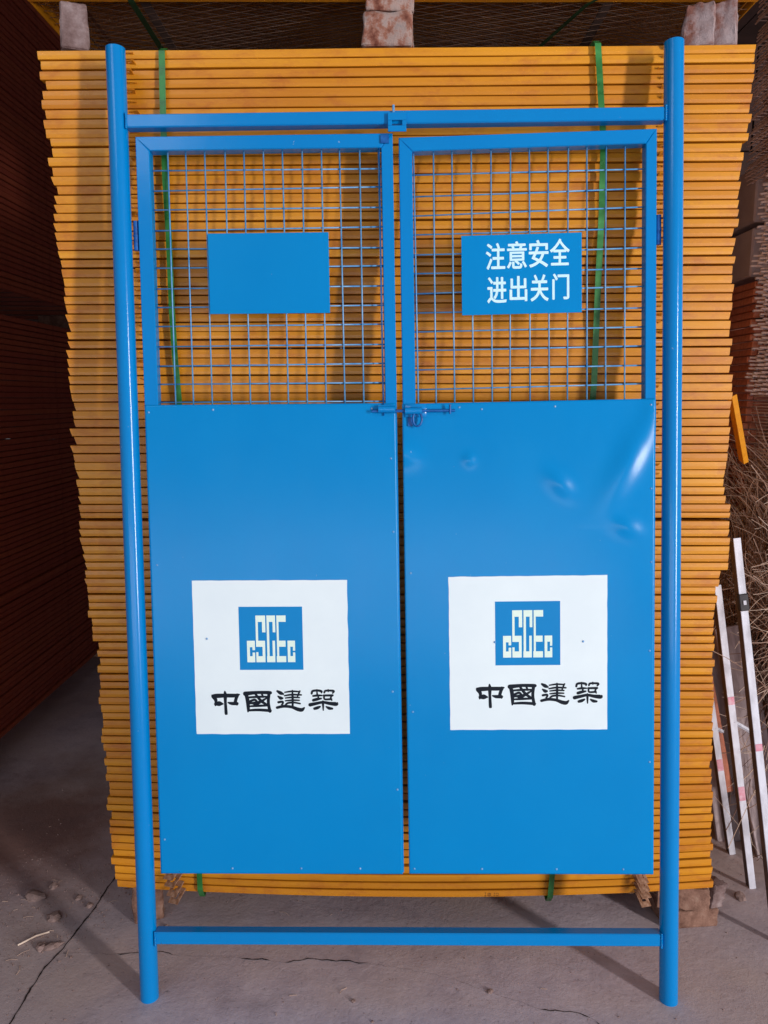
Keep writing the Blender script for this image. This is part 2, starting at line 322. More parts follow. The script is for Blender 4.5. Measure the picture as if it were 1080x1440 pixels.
def frame_panel(mb, x0, x1, y0, y1, z0, z1, zf, n=14, lip=.026, rnd=random, open_l=0.0, open_r=0.0):
    """front bar as a bevelled, slightly wavy strip; side and rear bars as plain channel. zf(x)->dz"""
    prof = [(.0012,0),(0,.05),(-.0008,.42),(0,.95),(.0012,1),(lip,1),(lip,.86),(.004,.80),(.004,.2),(lip,.14),(lip,0)]
    k = len(prof); vs = []
    ph = rnd.uniform(0, 50)
    for i in range(n+1):
        x = x0+(x1-x0)*i/n; dz = zf(x)
        wy = noise.noise(Vector((x*1.7, ph, 0)))*.003
        wz = noise.noise(Vector((x*3.1, ph, 4)))*.0011
        e = 0
        for (py, pz) in prof:
            xs = x
            if i == 0: xs = x + open_l*(1-pz)
            if i == n: xs = x - open_r*(1-pz)
            vs.append((xs, y0+py+wy, z0+dz+wz+(z1-z0)*pz))
    fs = [(i*k+j, i*k+(j+1)%k, (i+1)*k+(j+1)%k, (i+1)*k+j) for i in range(n) for j in range(k)]
    fs += [tuple(range(k)), tuple(n*k+j for j in range(k))]
    mb.add(vs, fs)
    for xa, xb in ((x0+.001, x0+.004), (x1-.004, x1-.001)):
        d = zf(xa); mb.box(xa, xb, y0+lip+.001, y1, z0+d+.001, z1+d-.001)
    d0, d1 = zf(x0), zf(x1)
    mb.box(x0+.005, x1-.005, y1-.004, y1-.001, z0+min(d0,d1), z1+min(d0,d1)-.001)
def diamond_mesh(mb, x0, x1, y0, y1, z, pitch=.030, slope=.40, t=.0009, w=.0013, signs=(1, -1)):
    """two families of crossing strands, clipped to the rectangle"""
    for sgn in signs:
        c = y0 - abs(slope)*(x1-x0); 
        while c < y1 + abs(slope)*(x1-x0):
            xa, xb = x0, x1
            f = lambda x: c + sgn*slope*(x-x0)
            inv = lambda y: x0 + (y-c)/(sgn*slope)
            lo, hi = sorted((inv(y0), inv(y1))); xa, xb = max(x0, lo), min(x1, hi)
            if xb - xa > .02:
                ya, yb = f(xa), f(xb)
                mb.add([(xa,ya-w,z),(xa,ya+w,z+t*1.6),(xb,yb+w,z+t*1.6),(xb,yb-w,z),(xa,ya-w,z-t),(xa,ya+w,z+t*.6),(xb,yb+w,z+t*.6),(xb,yb-w,z-t)],
                       [(0,1,2,3),(7,6,5,4),(0,4,5,1),(3,2,6,7),(1,5,6,2),(0,3,7,4)])
            c += pitch
rnd = random.Random(11)
NP = 99; YF = 2.05
lugm = MB()   # pierced corner lug: a plate with a square hole
def lug_geom(mb, L=.020, w=.024, t=.003):
    o = [(-w/2,0),(w/2,0),(w/2,-L),(-w/2,-L)]; h = w*.2; i = [(-h,-L*.32),(h,-L*.32),(h,-L*.72),(-h,-L*.72)]
    vs = [(x,y,t/2) for x,y in o+i]+[(x,y,-t/2) for x,y in o+i]
    fs = []
    for k in range(4):
        j = (k+1)%4
        fs += [(k,j,4+j,4+k),(8+k,12+k,12+j,8+j),(k,8+k,8+j,j),(4+k,4+j,12+j,12+k)]
    mb.add(vs, fs)
lug_geom(lugm); lug_small = lugm.build('lug', ORANGE); lugm = MB(); lug_geom(lugm, .050, .030, .0035); lug_big = lugm.build('lug', RUST)
GM = 'orange panels in the main stack behind the gate'
deep = 0.95
gap_rows = {9: .0018, 17: .0018, 40: .0015, 51: .0065, 76: .0015}
for i in range(NP):            # i = 0 is the top panel
    zr1 = 2.404 - (2.404-.128)*i/NP; zr0 = 2.404 - (2.404-.128)*(i+1)/NP
    zl1 = 2.376 - (2.376-.129)*i/NP; h = (zr1-zr0)
    mid = (zr1+zr0)/2
    j = lambda a: rnd.gauss(0, a)
    x0 = interp(mid, LP)+max(-.010, min(.010, j(.0035))); x1 = interp(mid, RP)+max(-.008, min(.008, j(.0028)))
    g = .0018+rnd.random()*.0016+(.0018 if rnd.random() < .22 else 0)+gap_rows.get(i, 0)
    if i < 60 and rnd.random() < .08: x0 += .012
    y0 = YF+max(-.0035, min(.0035, j(.0016)))
    sagf = max(0.0, (i-70)/29.0)**2*.040
    def zf(x, zl=zl1, zr=zr1, s=sagf):
        t = (x+.85)/1.76; tt = max(0, min(1, t)); return (zl-zr)*(1-t) - s*(4*tt*(1-tt))**.7
    mb = MB(); ol = rnd.uniform(.002, .009) if 12 < i < 60 else rnd.uniform(0, .003)
    frame_panel(mb, x0, x1, y0, YF+deep, zr0+g, zr1, zf, rnd=rnd, open_l=ol, open_r=rnd.uniform(0, .004))
    p = mb.build('fence_panel', ORANGE)
    lab = f"orange steel fence panel lying flat, {ORD(i+1)} from the top of the stack behind the gate"
    if i == 67 - 0: pass
    tag(p, lab, 'fence panel', GM)
    if i in (0, 98):
        mm = MB(); diamond_mesh(mm, x0+.006, x1-.006, y0+.03, YF+deep-.006, mid-.012 + (0 if i == 0 else 0) + zf(.05)); t_ = mm.build('mesh_infill', MESH_DARK, p)
    # pierced coupling lugs along the front edge
    for lx, base in ((interp(mid, [(.11, -.585), (2.4, -.640)]), 0), (interp(mid, [(.11, .745), (2.4, .690)]), 1)):
        src = lug_small; zz = mid + zf(lx)
        c = src.copy(); col.objects.link(c); c.parent = p
        c.location = (lx+j(.004), y0+.002, zz+g/2); c.rotation_euler = (R(-20+j(8)), 0, R(j(8))); c.scale = (1, rnd.uniform(.45, .95), 1)
        if i >= NP-4:
            c.data = lug_big.data; c.rotation_euler = (R(28+j(6)), 0, R(-18 if base == 0 else 14)); c.scale = (1,1,1)
            c.location = (lx+(NP-1-i)*(-.003)+.004, y0+.001, zz+.002)
    if i == 43 or i == NP-1:    # hand-written ink marks
        mk = MB()
        def st(pts, X, Z, s, wd=.0011):
            for a, b in zip(pts[:-1], pts[1:]):
                mk.tube([(X+a[0]*s, y0-.0008, Z+a[1]*s), (X+b[0]*s, y0-.0008, Z+b[1]*s)], wd, 4)
        if i == 43:
            X, Z = .752, mid+zf(.76)
            st([(-1,-1),(-1,0)], X, Z, .003); st([(1,-1),(.2,0),(1,1),(2,0),(1,-1)], X+.003, Z, .0035, .0018); st([(3.6,2),(6.2,2.6),(4.8,-2.6)], X+.003, Z+.001, .0032, .0015)
        else:
            X, Z = .300, mid+zf(.31)
            st([(0,1.6),(1.6,1.6),(.8,1.6),(.8,-1.6),(0,-1.6),(2,-1.6)], X, Z, .003)
            st([(3.2,1.2),(6,1.2),(6,-1.4),(3.2,-1.4),(3.2,1.2)], X, Z, .003); st([(4.6,2),(4.6,-2)], X, Z, .003); st([(3.2,0),(6,0)], X, Z, .003)
            st([(7.3,-1.6),(7.6,-1.8)], X, Z, .003)
            st([(9,1.5),(10,1.5),(9.2,-1.5),(10.2,-1.5)], X, Z, .003); st([(11.2,1.5),(13.4,1.4),(13.2,-1.4),(11.2,-1.5),(11.2,1.5)], X, Z, .003)
        mk.build('ink_writing', INK, p)
for l_ in (lug_small, lug_big): bpy.data.objects.remove(l_)

# upper stack resting on the bricks
GU = 'orange panels in the upper stack'
for i in range(4):
    z0 = 2.513+i*.024
    mb = MB(); frame_panel(mb, -.905, .93, 2.075, 3.05, z0, z0+.0215, lambda x: (x+.9)*.006, rnd=rnd)
    p = mb.build('fence_panel', ORANGE)
    tag(p, f"orange fence panel propped on bricks, {ORD(i+1)} from the bottom of the upper stack", 'fence panel', GU)
    mm = MB(); diamond_mesh(mm, -.895, .92, 2.11, 3.04, z0+.010, pitch=.034, slope=.34, signs=(-1,)); mm.build('mesh_infill', MESH_DARK, p)
    mm = MB(); diamond_mesh(mm, -.895, .92, 2.11, 3.04, z0+.0125, pitch=.034, slope=.34, signs=(1,)); mm.build('mesh_infill', BAR_BROWN, p)  # crossing strands coloured dark, as the direction that catches no light
    if i == 0:
        for bx in (-.62, -.02, .56):
            q = MB(); q.box(bx-.012, bx+.012, 2.105, 3.04, z0+.012, z0+.016); q.build('cross_bar', BAR_BROWN, p)

m = MB()
for i in range(30):
    frame_panel(m, -.905, .93, 2.075, 3.05, 2.613+i*.024, 2.613+i*.024+.0215, lambda x: (x+.9)*.006, n=4, rnd=rnd)
m.box(-.87, .90, 2.12, 3.02, 2.64, 3.32)
tag(m.build('panels_above', ORANGE), 'rest of the upper stack of orange panels, above the frame', kind='stuff')
# stacks seen along their sides: left (two tiers) and far right
def side_panel(x0, x1, y0, y1, z0, z1, m_):
    mb = MB(); c = .0025
    for xa, xb in ((x0, x0+.025), (x1-.025, x1)):
        mb.box(xa, xb, y0, y1, z0, z1, c=c)
    mb.box(x0+.026, x1-.026, y0+.001, y0+.025, z0+.001, z1-.001); mb.box(x0+.026, x1-.026, y1-.025, y1-.001, z0+.001, z1-.001)
    return mb
protos = {}
def stack_side(key, x0, x1, y0, y1, zb, n, pitch, m_, label, group, jx=.006):
    base = side_panel(x0, x1, y0, y1, 0, pitch*.86, m_).build('fence_panel', m_)
    first = True
    for i in range(n):
        o = base if first else base.copy()
        if not first: col.objects.link(o)
        first = False
        o.location = (rnd.gauss(0, jx*.5), rnd.gauss(0, jx), zb+i*pitch)
        tag(o, label(i), 'fence panel', group)
stack_side('l', -3.0, -1.60, 2.75, 4.65, .11, 71, .0248, ORANGE_SHADED, lambda i: f"shade-darkened orange fence panel, {ORD(i+1)} from the floor in the dark lower stack on the left", 'panels in the dark lower stack on the left')
stack_side('u', -3.0, -1.60, 2.72, 4.62, 1.975, 53, .0250, ORANGE_SHADED, lambda i: f"shade-darkened orange fence panel, {ORD(i+1)} above the black gap in the dark stack on the left", 'panels in the dark upper stack on the left')
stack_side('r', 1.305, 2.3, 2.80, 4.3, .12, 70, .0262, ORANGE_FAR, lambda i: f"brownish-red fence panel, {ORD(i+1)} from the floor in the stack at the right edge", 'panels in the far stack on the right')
for (x, y, z, sx, sy, sz, lab) in ((-1.75,2.9,0,.2,.24,.108,'dark brick under the near end of the left stack'), (-1.75,4.5,0,.2,.24,.108,'dark brick under the far end of the left stack'),
        (-1.80,2.9,1.884,.24,.2,.088,'dark brick in the black gap of the left stack, near end'), (-1.80,4.45,1.884,.24,.2,.088,'dark brick in the black gap of the left stack, far end'),
        (1.45,2.95,0,.2,.24,.118,'dark brick under the near end of the right stack'), (1.45,4.1,0,.2,.24,.118,'dark brick under the far end of the right stack')):
    brick('brick', x, y, z, sx, sy, sz, BRICK_BROWN, (0,0,0), x*y, .004, lab, group='bricks under the side stacks')

# grey concrete blocks on the far right stack
for (z0, z1, lab) in ((1.975, 2.145, 'grey concrete block beside the stack edge, lower of two'), (2.165, 2.36, 'grey concrete block beside the stack edge, upper of two')):
    m = MB(); m.box(1.315, 1.60, 2.87, 3.25, z0, z1, c=.006)
    tag(m.build('concrete_block', GREYBLOCK), lab, 'block', 'grey blocks between the tiers on the right')

# loose expanded-metal sheets at the right edge: ragged bright strand ends
def mesh_pile(name, x0, y0, y1, z0, z1, pitch, m_, label, seed, depth=.30, amp=.026, fine=False):
    mb = MB(); r_ = random.Random(seed); z = z0
    while z < z1:
        ph = r_.uniform(0, 6.28); dx = r_.gauss(0, .007); per = .056
        y = y0 + r_.uniform(0, per); up = True
        if fine:
            xe = x0+dx; n_ = int((y1-y0)/.03)
            for q in range(n_):
                ya = y0+q*.03; mb.box(xe, xe+.004, ya+.001, ya+.029, z, z+.0032)
                mb.box(xe+.0045, xe+.03, ya+.002, ya+.005, z+.0005, z+.003)
        for a in range(0 if fine else 3):
            yy = y; xx = x0+dx+a*.022
            while yy < y1:
                s = 1 if up else -1; up = not up
                xa, xb = (xx, xx+amp) if s > 0 else (xx+amp, xx)
                w_ = .008; hh = .0062
                zj = z + r_.gauss(0, .0012)
                mb.add([(xa,yy,zj),(xa,yy+w_,zj+.001),(xb,yy+per/2+w_,zj+.001+hh*.4),(xb,yy+per/2,zj+hh*.4),(xa-.001,yy,zj+hh),(xa-.001,yy+w_,zj+hh),(xb,yy+per/2+w_,zj+hh*1.4),(xb,yy+per/2,zj+hh*1.4)],
                       [(0,3,2,1),(4,5,6,7),(0,1,5,4),(1,2,6,5),(2,3,7,6),(3,0,4,7)])
                yy += per/2
        # body of the sheet behind its ragged edge
        mb.box(x0+(.034 if fine else .06), x0+depth+.06, y0+.01, y1-.01, z, z+.003)
        z += pitch*r_.uniform(.85, 1.15)
    o = mb.build(name, m_); tag(o, label, kind='stuff'); return o
mesh_pile('mesh_sheets', 1.300, 2.20, 2.79, 1.55, 2.30, .0155, SILVER, 'shiny bare expanded-metal sheets stacked at the right edge', 1)
mesh_pile('mesh_sheets', 1.300, 2.20, 2.93, 2.30, 3.25, .0115, SILVER_DULL, 'dull brownish expanded-metal sheets piled above the shiny ones', 2, fine=True)
mesh_pile('mesh_sheets', 1.315, 2.20, 2.78, .95, 1.55, .0115, SILVER_DULL, 'dull brownish expanded-metal sheets stacked below the shiny ones', 3, fine=True)

# ------------------------------------------------------------------ wire offcuts pile (right)
def pile():
    r_ = random.Random(5); mbs = [MB(), MB(), MB()]
    def strand(p, d, L, w_, k, bend):
        pts = []; q = Vector(p); dd = Vector(d).normalized(); b_ = Vector((r_.gauss(0,1), r_.gauss(0,1), r_.gauss(0,1)))*bend
        for i in range(6):
            pts.append(q.copy()); q = q + dd*L/5; dd = (dd+b_).normalized()
        mbs[k].tube(pts, w_, 3, cap=False)
    for i in range(9000):
        z = r_.uniform(.0, 1.25); y = r_.uniform(2.22, 3.0)
        top = 1.28 - abs(y-2.55)*.25
        if z > top or (z < .72 and r_.random() < .93): continue
        lean = z*.05
        x = 1.24 + abs(r_.gauss(0, .06)) + lean*.6 + (r_.random()**3)*.2 - (.05 if z < .6 else 0)
        d = (r_.gauss(-.12, .32), r_.gauss(.0, .5), r_.choice((-1, 1))*1.0)
        strand((x, y, z), d, r_.uniform(.10, .34), r_.uniform(.0008, .0017), r_.choices((0,1,2), (.34,.42,.24))[0], .13)
    for i in range(130):   # stray strands sticking out to the left and towards us
        z = r_.uniform(.35, 1.3); y = r_.uniform(2.2, 2.8)
        strand((1.23, y, z), (r_.gauss(-1, .3), r_.gauss(-.2, .6), r_.gauss(.1, .6)), r_.uniform(.06, .16), .0009, 0, .12)
    m_ = MB()
    for k, mb in enumerate(mbs): m_.add(mb.v, mb.f, k)
    m_.box(1.36, 1.9, 2.3, 3.0, 0.0, 1.15, 2)
    o = m_.build('wire_offcuts', STRAW); tag(o, 'tangled heap of thin brown wire offcuts at the right edge', kind='stuff')
pile()
# crossed orange-brown wires low between the leaning bars
m = MB(); r_ = random.Random(9)
for k in range(26):
    z = .78+r_.uniform(0, .32); m.tube([(1.02, 2.5, z), (1.26, 2.56, z-.12+r_.uniform(-.02,.02))], .0012, 4, cap=False)
    x = 1.03+.009*k; m.tube([(x, 2.50, 1.12), (x+.05, 2.53, .72)], .0012, 4, cap=False)
tag(m.build('wire_grid', MESH_DARK), 'rusty wire grid leaning behind the white bars', 'wire grid')

# ------------------------------------------------------------------ leaning bars (right)
def bar(name, foot, head, w_, d_, label, cat, mts, group=None, brace=None, marks=(), clip=None):
    foot, head = Vector(foot), Vector(head); ax = (head-foot); L_ = ax.length; z = ax.normalized()
    y = Vector((0,1,0)); y = (y - z*y.dot(z)).normalized(); x = y.cross(z)
    root = empty(name); root.matrix_world = Matrix.Translation(foot) @ Matrix((x, y, z)).transposed().to_4x4()
    tag(root, label, cat, group)
    mb = MB(); mb.box(-w_/2, w_/2, 0, .003, 0, L_, 0, c=.0008); mb.build('front_face', mts[0], root)
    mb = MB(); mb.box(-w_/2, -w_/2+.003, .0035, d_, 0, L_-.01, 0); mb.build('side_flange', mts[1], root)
    for a, b_ in marks:
        mb = MB(); mb.box(-w_/2+.001, w_/2-.001, -.0012, -.0004, a, b_); mb.build('paint_mark', PINK, root)
    if brace:
        a, (bx, by, bz) = brace; mb = MB(); mb.tube([(0, .004, a), (bx, by, bz)], .0065, 4); mb.build('brace', mts[0], root)
    if clip:
        mb = MB(); mb.box(-w_/2-.003, w_/2+.002, -.006, .012, clip-.024, clip+.024, 0, c=.002); c_ = mb.build('clip', BLACK, root)
        mb = MB(); mb.box(-.004, .004, -.0085, -.0062, clip-.006, clip+.006); mb.build('clip_bolt', WHITE_BAR, root)
    return root
GB = 'white bars leaning beside the stack'
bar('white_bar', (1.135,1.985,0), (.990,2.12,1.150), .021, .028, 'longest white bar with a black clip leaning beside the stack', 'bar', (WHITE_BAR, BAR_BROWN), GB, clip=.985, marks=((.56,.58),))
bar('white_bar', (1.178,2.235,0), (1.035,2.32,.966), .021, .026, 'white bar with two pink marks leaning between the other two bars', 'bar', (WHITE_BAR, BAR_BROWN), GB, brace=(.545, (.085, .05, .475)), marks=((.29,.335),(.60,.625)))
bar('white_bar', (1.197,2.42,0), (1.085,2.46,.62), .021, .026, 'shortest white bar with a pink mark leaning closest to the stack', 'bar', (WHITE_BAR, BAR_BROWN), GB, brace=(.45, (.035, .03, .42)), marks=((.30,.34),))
bar('orange_bar', (1.090,2.31,1.345), (.985,2.19,1.545), .016, .026, 'single orange bar poking out past the right edge of the stack', 'bar', (ORANGE, ORANGE))
def board(name, foot, head, w_, t_, m_, label):
    foot, head = Vector(foot), Vector(head); ax = head-foot; z = ax.normalized(); y = Vector((0,1,0)); y = (y-z*y.dot(z)).normalized(); x = y.cross(z)
    mb = MB(); mb.box(-w_/2, w_/2, 0, t_, 0, ax.length, c=.002); o = mb.build(name, m_)
    o.matrix_world = Matrix.Translation(foot) @ Matrix((x, y, z)).transposed().to_4x4(); tag(o, label, 'board')
board('wooden_board', (1.24,2.50,0), (1.085,2.56,.90), .12, .018, PLANK, 'weathered grey board leaning behind the white bars')
board('brown_board', (1.19,2.47,.20), (1.08,2.50,.70), .035, .012, ORANGE_FAR, 'narrow orange-brown board leaning behind the shortest white bar')
board('wooden_board', (1.33,2.40,0), (1.17,2.50,.78), .11, .018, PLANK, 'weathered grey board between the longest and middle white bars')
# dark body behind the boards
m = MB(); m.box(1.30, 1.95, 2.66, 2.78, 0, .93, c=.004); tag(m.build('dark_backing', SHED), 'dark crate behind the leaning boards', 'backing')

# ------------------------------------------------------------------ green straps
def strap(pts, label, m_=GREEN, w_=.0155, group='green straps round the stacks'):
    P = []
    for a, b_ in zip(pts[:-1], pts[1:]):
        a, b_ = Vector(a), Vector(b_); n_ = max(1, int((b_-a).length/.05))
        for i in range(n_):
            q = a.lerp(b_, i/n_); q.y += noise.noise(Vector((q.z*4, q.x, 2)))*.003; P.append(q)
    P.append(Vector(pts[-1])); mb = MB(); mb.ribbon(P, w_, .0008)
    tag(mb.build('packing_strap', m_), label, 'strap', group)
yb = 2.032
strap([(-.556,2.9,2.392),(-.556,2.3,2.392),(-.556,2.06,2.389),(-.556,yb+.006,2.375),(-.556,yb,2.227),(-.555,yb-.003,2.076),(-.551,yb-.003,1.939),(-.549,yb-.004,1.745),(-.545,yb-.003,1.637),(-.539,yb,1.527),(-.534,yb,1.07),(-.529,yb,.581),(-.524,yb+.006,.12),(-.524,2.06,.085),(-.524,2.9,.085)], 'green packing strap down the left part of the main stack')
strap([(.518,2.9,2.412),(.518,2.3,2.412),(.518,2.06,2.412),(.518,yb+.006,2.398),(.534,yb,2.235),(.541,yb-.003,2.168),(.544,yb-.004,1.998),(.543,yb-.003,1.823),(.546,yb,1.572),(.531,yb,1.078),(.512,yb,.589),(.489,yb+.006,.105),(.489,2.06,.078),(.489,2.9,.078)], 'green packing strap down the right part of the main stack')
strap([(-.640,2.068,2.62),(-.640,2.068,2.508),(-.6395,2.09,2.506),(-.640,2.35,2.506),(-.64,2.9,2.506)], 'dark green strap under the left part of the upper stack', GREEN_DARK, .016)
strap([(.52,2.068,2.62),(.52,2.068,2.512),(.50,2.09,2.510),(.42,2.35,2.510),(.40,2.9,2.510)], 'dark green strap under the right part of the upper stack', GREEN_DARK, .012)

# ------------------------------------------------------------------ debris on the floor
def crumb(x, y, s, seed, label, m_=CRUMB, flat=.6, sx=1.0, rot=0):
    bm = bmesh.new(); bmesh.ops.create_icosphere(bm, subdivisions=2, radius=1)
    for v in bm.verts:
        q = v.co*1.3+Vector((seed*5.1, seed, 0)); v.co *= 1+.55*noise.noise(q)+.25*noise.noise(q*3)
        v.co = Vector((v.co.x*s*sx, v.co.y*s, max(0, v.co.z*flat+.35*flat)*s))
    me = bpy.data.meshes.new('concrete_lump'); bm.to_mesh(me); bm.free(); me.materials.append(m_)
    o = bpy.data.objects.new('concrete_lump', me); col.objects.link(o); o.location = (x, y, 0); o.rotation_euler = (0,0,R(rot))
    tag(o, label, 'lump', 'lumps of rubble on the floor'); return o
crumb(-1.07,2.17,.024,1,'brown rubble lump furthest left on the floor', sx=1.3)
crumb(-1.035,2.22,.014,2,'small brown rubble lump just behind the leftmost one')
crumb(-.968,2.075,.019,3,'rounded rubble lump between the dust patch and the floor joint', sx=1.2)
crumb(-.925,1.953,.016,4,'pale flat rubble lump beside the floor joint', sx=1.8, rot=20)
crumb(-.952,1.950,.016,5,'small rubble lump touching the pale flat one')
crumb(-.932,2.165,.012,6,'little pale rubble lump near the stack corner')
crumb(-.885,2.13,.011,7,'little dark rubble lump nearest the open joint')
crumb(-.626,2.035,.010,8,'small dark stone behind the bottom rail by the left post')
crumb(1.116,2.19,.020,9,'grey rubble lump between the right stack corner and the white bars', sx=.8)
crumb(.285,1.800,.008,10,'tiny pale chip lying in the floor crack')
crumb(-.07,1.765,.006,11,'tiny pale chip in front of the floor crack')
crumb(-.02,1.70,.004,12,'tiniest white chip near the front of the floor')
m = MB(); m.tube([(-1.02,1.955,.004),(-.985,1.99,.006),(-.955,2.01,.004)], .0025, 5, flat=.5); tag(m.build('wood_splinter', STRAW[0]), 'thin pale wood splinter on the floor at the left', 'splinter')
m = MB(); r_ = random.Random(3)
for k in range(2600):
    if r_.random() < .62: x, y = r_.gauss(-1.02, .14), r_.gauss(2.12, .15)
    else: x, y = r_.uniform(-1.3, 1.3), r_.uniform(1.5, 2.9)
    s = .0006+abs(r_.gauss(0, .0010))+(.0025 if r_.random() < .02 else 0)
    a = r_.uniform(0, 6); c_, s_ = math.cos(a)*s, math.sin(a)*s
    m.add([(x+c_,y+s_,0),(x-s_,y+c_,0),(x-c_*1.2,y-s_,0),(x+s_,y-c_,0),(x+c_*.2,y,s*.9)], [(0,1,4),(1,2,4),(2,3,4),(3,0,4)])
tag(m.build('grit', CRUMB), 'scattered grit and crumbs on the concrete', kind='stuff')

m = MB(); r_ = random.Random(21)
for k in range(46):
    x, y = (r_.gauss(-1.0, .15), r_.gauss(2.1, .16)) if k < 30 else (r_.uniform(-1.2, 1.2), r_.uniform(1.6, 2.4))
    a = r_.uniform(0, 3.14); L_ = r_.uniform(.008, .035); z = .0014
    m.tube([(x, y, z), (x+math.cos(a)*L_/2, y+math.sin(a)*L_/2, z+r_.uniform(0, .003)), (x+math.cos(a+r_.gauss(0,.3))*L_, y+math.sin(a)*L_, z)], r_.uniform(.0005, .0010), 4)
tag(m.build('straw_litter', STRAW[1]), 'fine dry straw bits littered on the concrete', kind='stuff')

# ------------------------------------------------------------------ the gate
def W(v):   # the hand-welded gate is not quite square
    u, y, z = v; z2 = z + .0098*u*z; return (u - .0235*z, y, z2)
gate = empty('construction_gate', (-.5961, 1.7751, 0)); gate.rotation_euler = (R(-5), 0, R(.11))
tag(gate, 'blue double-leaf steel site gate leaning against the orange stack', 'gate')
def WR(v):  # the right leaf sags towards the middle
    u, y, z = W(v); return (u, y, z + max(0, (v[2]-.33)/1.82)*(-.0065+.0125*(v[0]-.676)/.62))
warp_now = [W]
def G(): return MB(warp_now[0])
def sqtube(mb, x0, x1, y0, y1, z0, z1): return mb.box(x0, x1, y0, y1, z0, z1, c=.0025)
rp = .0232
for u, top in ((.001, 2.363), (1.339, 2.358)):
    n = 30; mb = G(); mb.tube([(u, 0, z) for z in [-.002+ (top+.002)*k/20 for k in range(21)]], rp, n, cap=False)
    # hollow mouth
    mb.tube([(u,0,top),(u,0,top-.004)], rp*.90, n, cap=False)
    a = [(u+math.cos(2*math.pi*k/n)*r2, math.sin(2*math.pi*k/n)*r2, top) for r2 in (rp, rp*.90) for k in range(n)]
    mb.add(a, [(k,(k+1)%n,n+(k+1)%n,n+k) for k in range(n)])
    mb.add([(u+math.cos(2*math.pi*k/n)*rp*.9, math.sin(2*math.pi*k/n)*rp*.9, top-.02) for k in range(n)], [tuple(range(n))])
    p = mb.build('post', BLUE, gate, angle=40)
    for zc, hh in ((2.189, .016), (.165, .017)):   # weld beads
        s = 1 if u < .5 else -1
        wb = G(); x_ = u + s*(rp+.0005)
        for e in range(-4, 5): wb.tube([(x_, -.0158, zc+e*hh/4-.002), (x_+s*.001, -.0158, zc+e*hh/4+.002)], .0026+.0006*random.random(), 5)
        wb.build('weld', BLUE, p, smooth=True)
mb = G(); sqtube(mb, .022, 1.317, -.015, .015, 2.1735, 2.2045); trail = mb.build('top_rail', BLUE, gate)
mb = G(); sqtube(mb, .022, 1.318, -.015, .015, .149, .1815); mb.build('bottom_rail', BLUE, gate)
# catch plate on the top rail
mb = G(); y0, y1 = -.024, -.020
mb.box(.650, .694, y0, y1, 2.178, 2.196, c=.0008); mb.box(.650, .660, y0, y1, 2.166, 2.1778, c=.0008); mb.box(.684, .694, y0, y1, 2.166, 2.1778, c=.0008); mb.box(.650, .694, y0, y1, 2.152, 2.1658, c=.0008)
mb.box(.650,.694,-.0198,-.0155,2.181,2.194); mb.build('catch_plate', BLUE, gate)
mb = G(); mb.tube([(.664,-.019,2.188),(.664,-.020,2.214)], .003, 8); mb.build('catch_pin', BLUE_WIRE, gate)

def mitre_frame(name, u0, u1, v0, v1, tl, tr, tt, y0, y1, leaf):
    yc = (y0+y1)/2
    def quad(pts):
        b = G(); c = .0022
        f = [(x, z) for x, z in pts]; cx = sum(p[0] for p in f)/4; cz = sum(p[1] for p in f)/4
        def inset(p): 
            dx = -c if p[0] > cx else c; dz = -c if p[1] > cz else c; return (p[0]+dx*.8, p[1]+dz*.8)
        lay = [(y0, [inset(p) for p in f]), (y0+c, f), (y1-c, f), (y1, [inset(p) for p in f])]
        vs = [(x, y, z) for y, L_ in lay for x, z in L_]; fs = [(0,1,2,3),(15,14,13,12)]
        for k in range(3):
            for j in range(4): fs.append((k*4+j, k*4+(j+1)%4, (k+1)*4+(j+1)%4, (k+1)*4+j))
        b.add(vs, fs); return b
    e = .00005
    quad([(u0,v0),(u0+tl,v0+tt),(u0+tl,v1-tt-e),(u0,v1-e)]).build('frame_bar', BLUE, leaf)
    quad([(u1-tr,v0+tt),(u1,v0),(u1,v1-e),(u1-tr,v1-tt-e)]).build('frame_bar', BLUE, leaf)
    quad([(u0+tl+e,v1-tt),(u1-tr-e,v1-tt),(u1-e,v1),(u0+e,v1)]).build('frame_bar', BLUE, leaf)
    quad([(u0+e,v0),(u1-e,v0),(u1-tr-e,v0+tt-e),(u0+tl+e,v0+tt-e)]).build('frame_bar', BLUE, leaf)

def sheet(leaf, u0, u1, v0, v1, dents, y=-.0165):
    """thin sheet with shallow buckles; returns its depth function"""
    step = .005; nx = int((u1-u0)/step); nz = int((v1-v0)/step)
    def dy(u, v):
        # edges are screwed down, the field drums slightly
        eu = min(u-u0, u1-u)/.05; ev = min(v-v0, v1-v)/.05; k = max(0, min(1, eu))*max(0, min(1, ev))
        d = k*(noise.noise(Vector((u*2.3, v*1.6, u0*9)))*.0016 + noise.noise(Vector((u*6, v*4, u0*5+3)))*.00045)
        for (cu, cv, ang, sl, sw, amp) in dents:
            du, dv = u-cu, v-cv
            if abs(du) > .16 or abs(dv) > .16: continue
            c_, s_ = math.cos(ang), math.sin(ang); a = du*c_+dv*s_; b_ = -du*s_+dv*c_
            d += amp*math.exp(-(a/sl)**2-(b_/sw)**2)
        return d
    mb = G(); vs = []
    for j in range(nz+1):
        for i in range(nx+1):
            u = u0+(u1-u0)*i/nx; v = v0+(v1-v0)*j/nz; vs.append((u, y-dy(u, v), v))
    fs = [(j*(nx+1)+i, j*(nx+1)+i+1, (j+1)*(nx+1)+i+1, (j+1)*(nx+1)+i) for j in range(nz) for i in range(nx)]
    mb.add(vs, fs); o = mb.build('sheet_panel', BLUE_SHEET, leaf, smooth=True)
    md = o.modifiers.new('thickness', 'SOLIDIFY'); md.thickness = .0012; md.offset = 0
    return dy
def onsheet(dy, pts, y=-.0165, lift=.0): return [(u, y-dy(u, v)-lift, v) for u, v in pts]

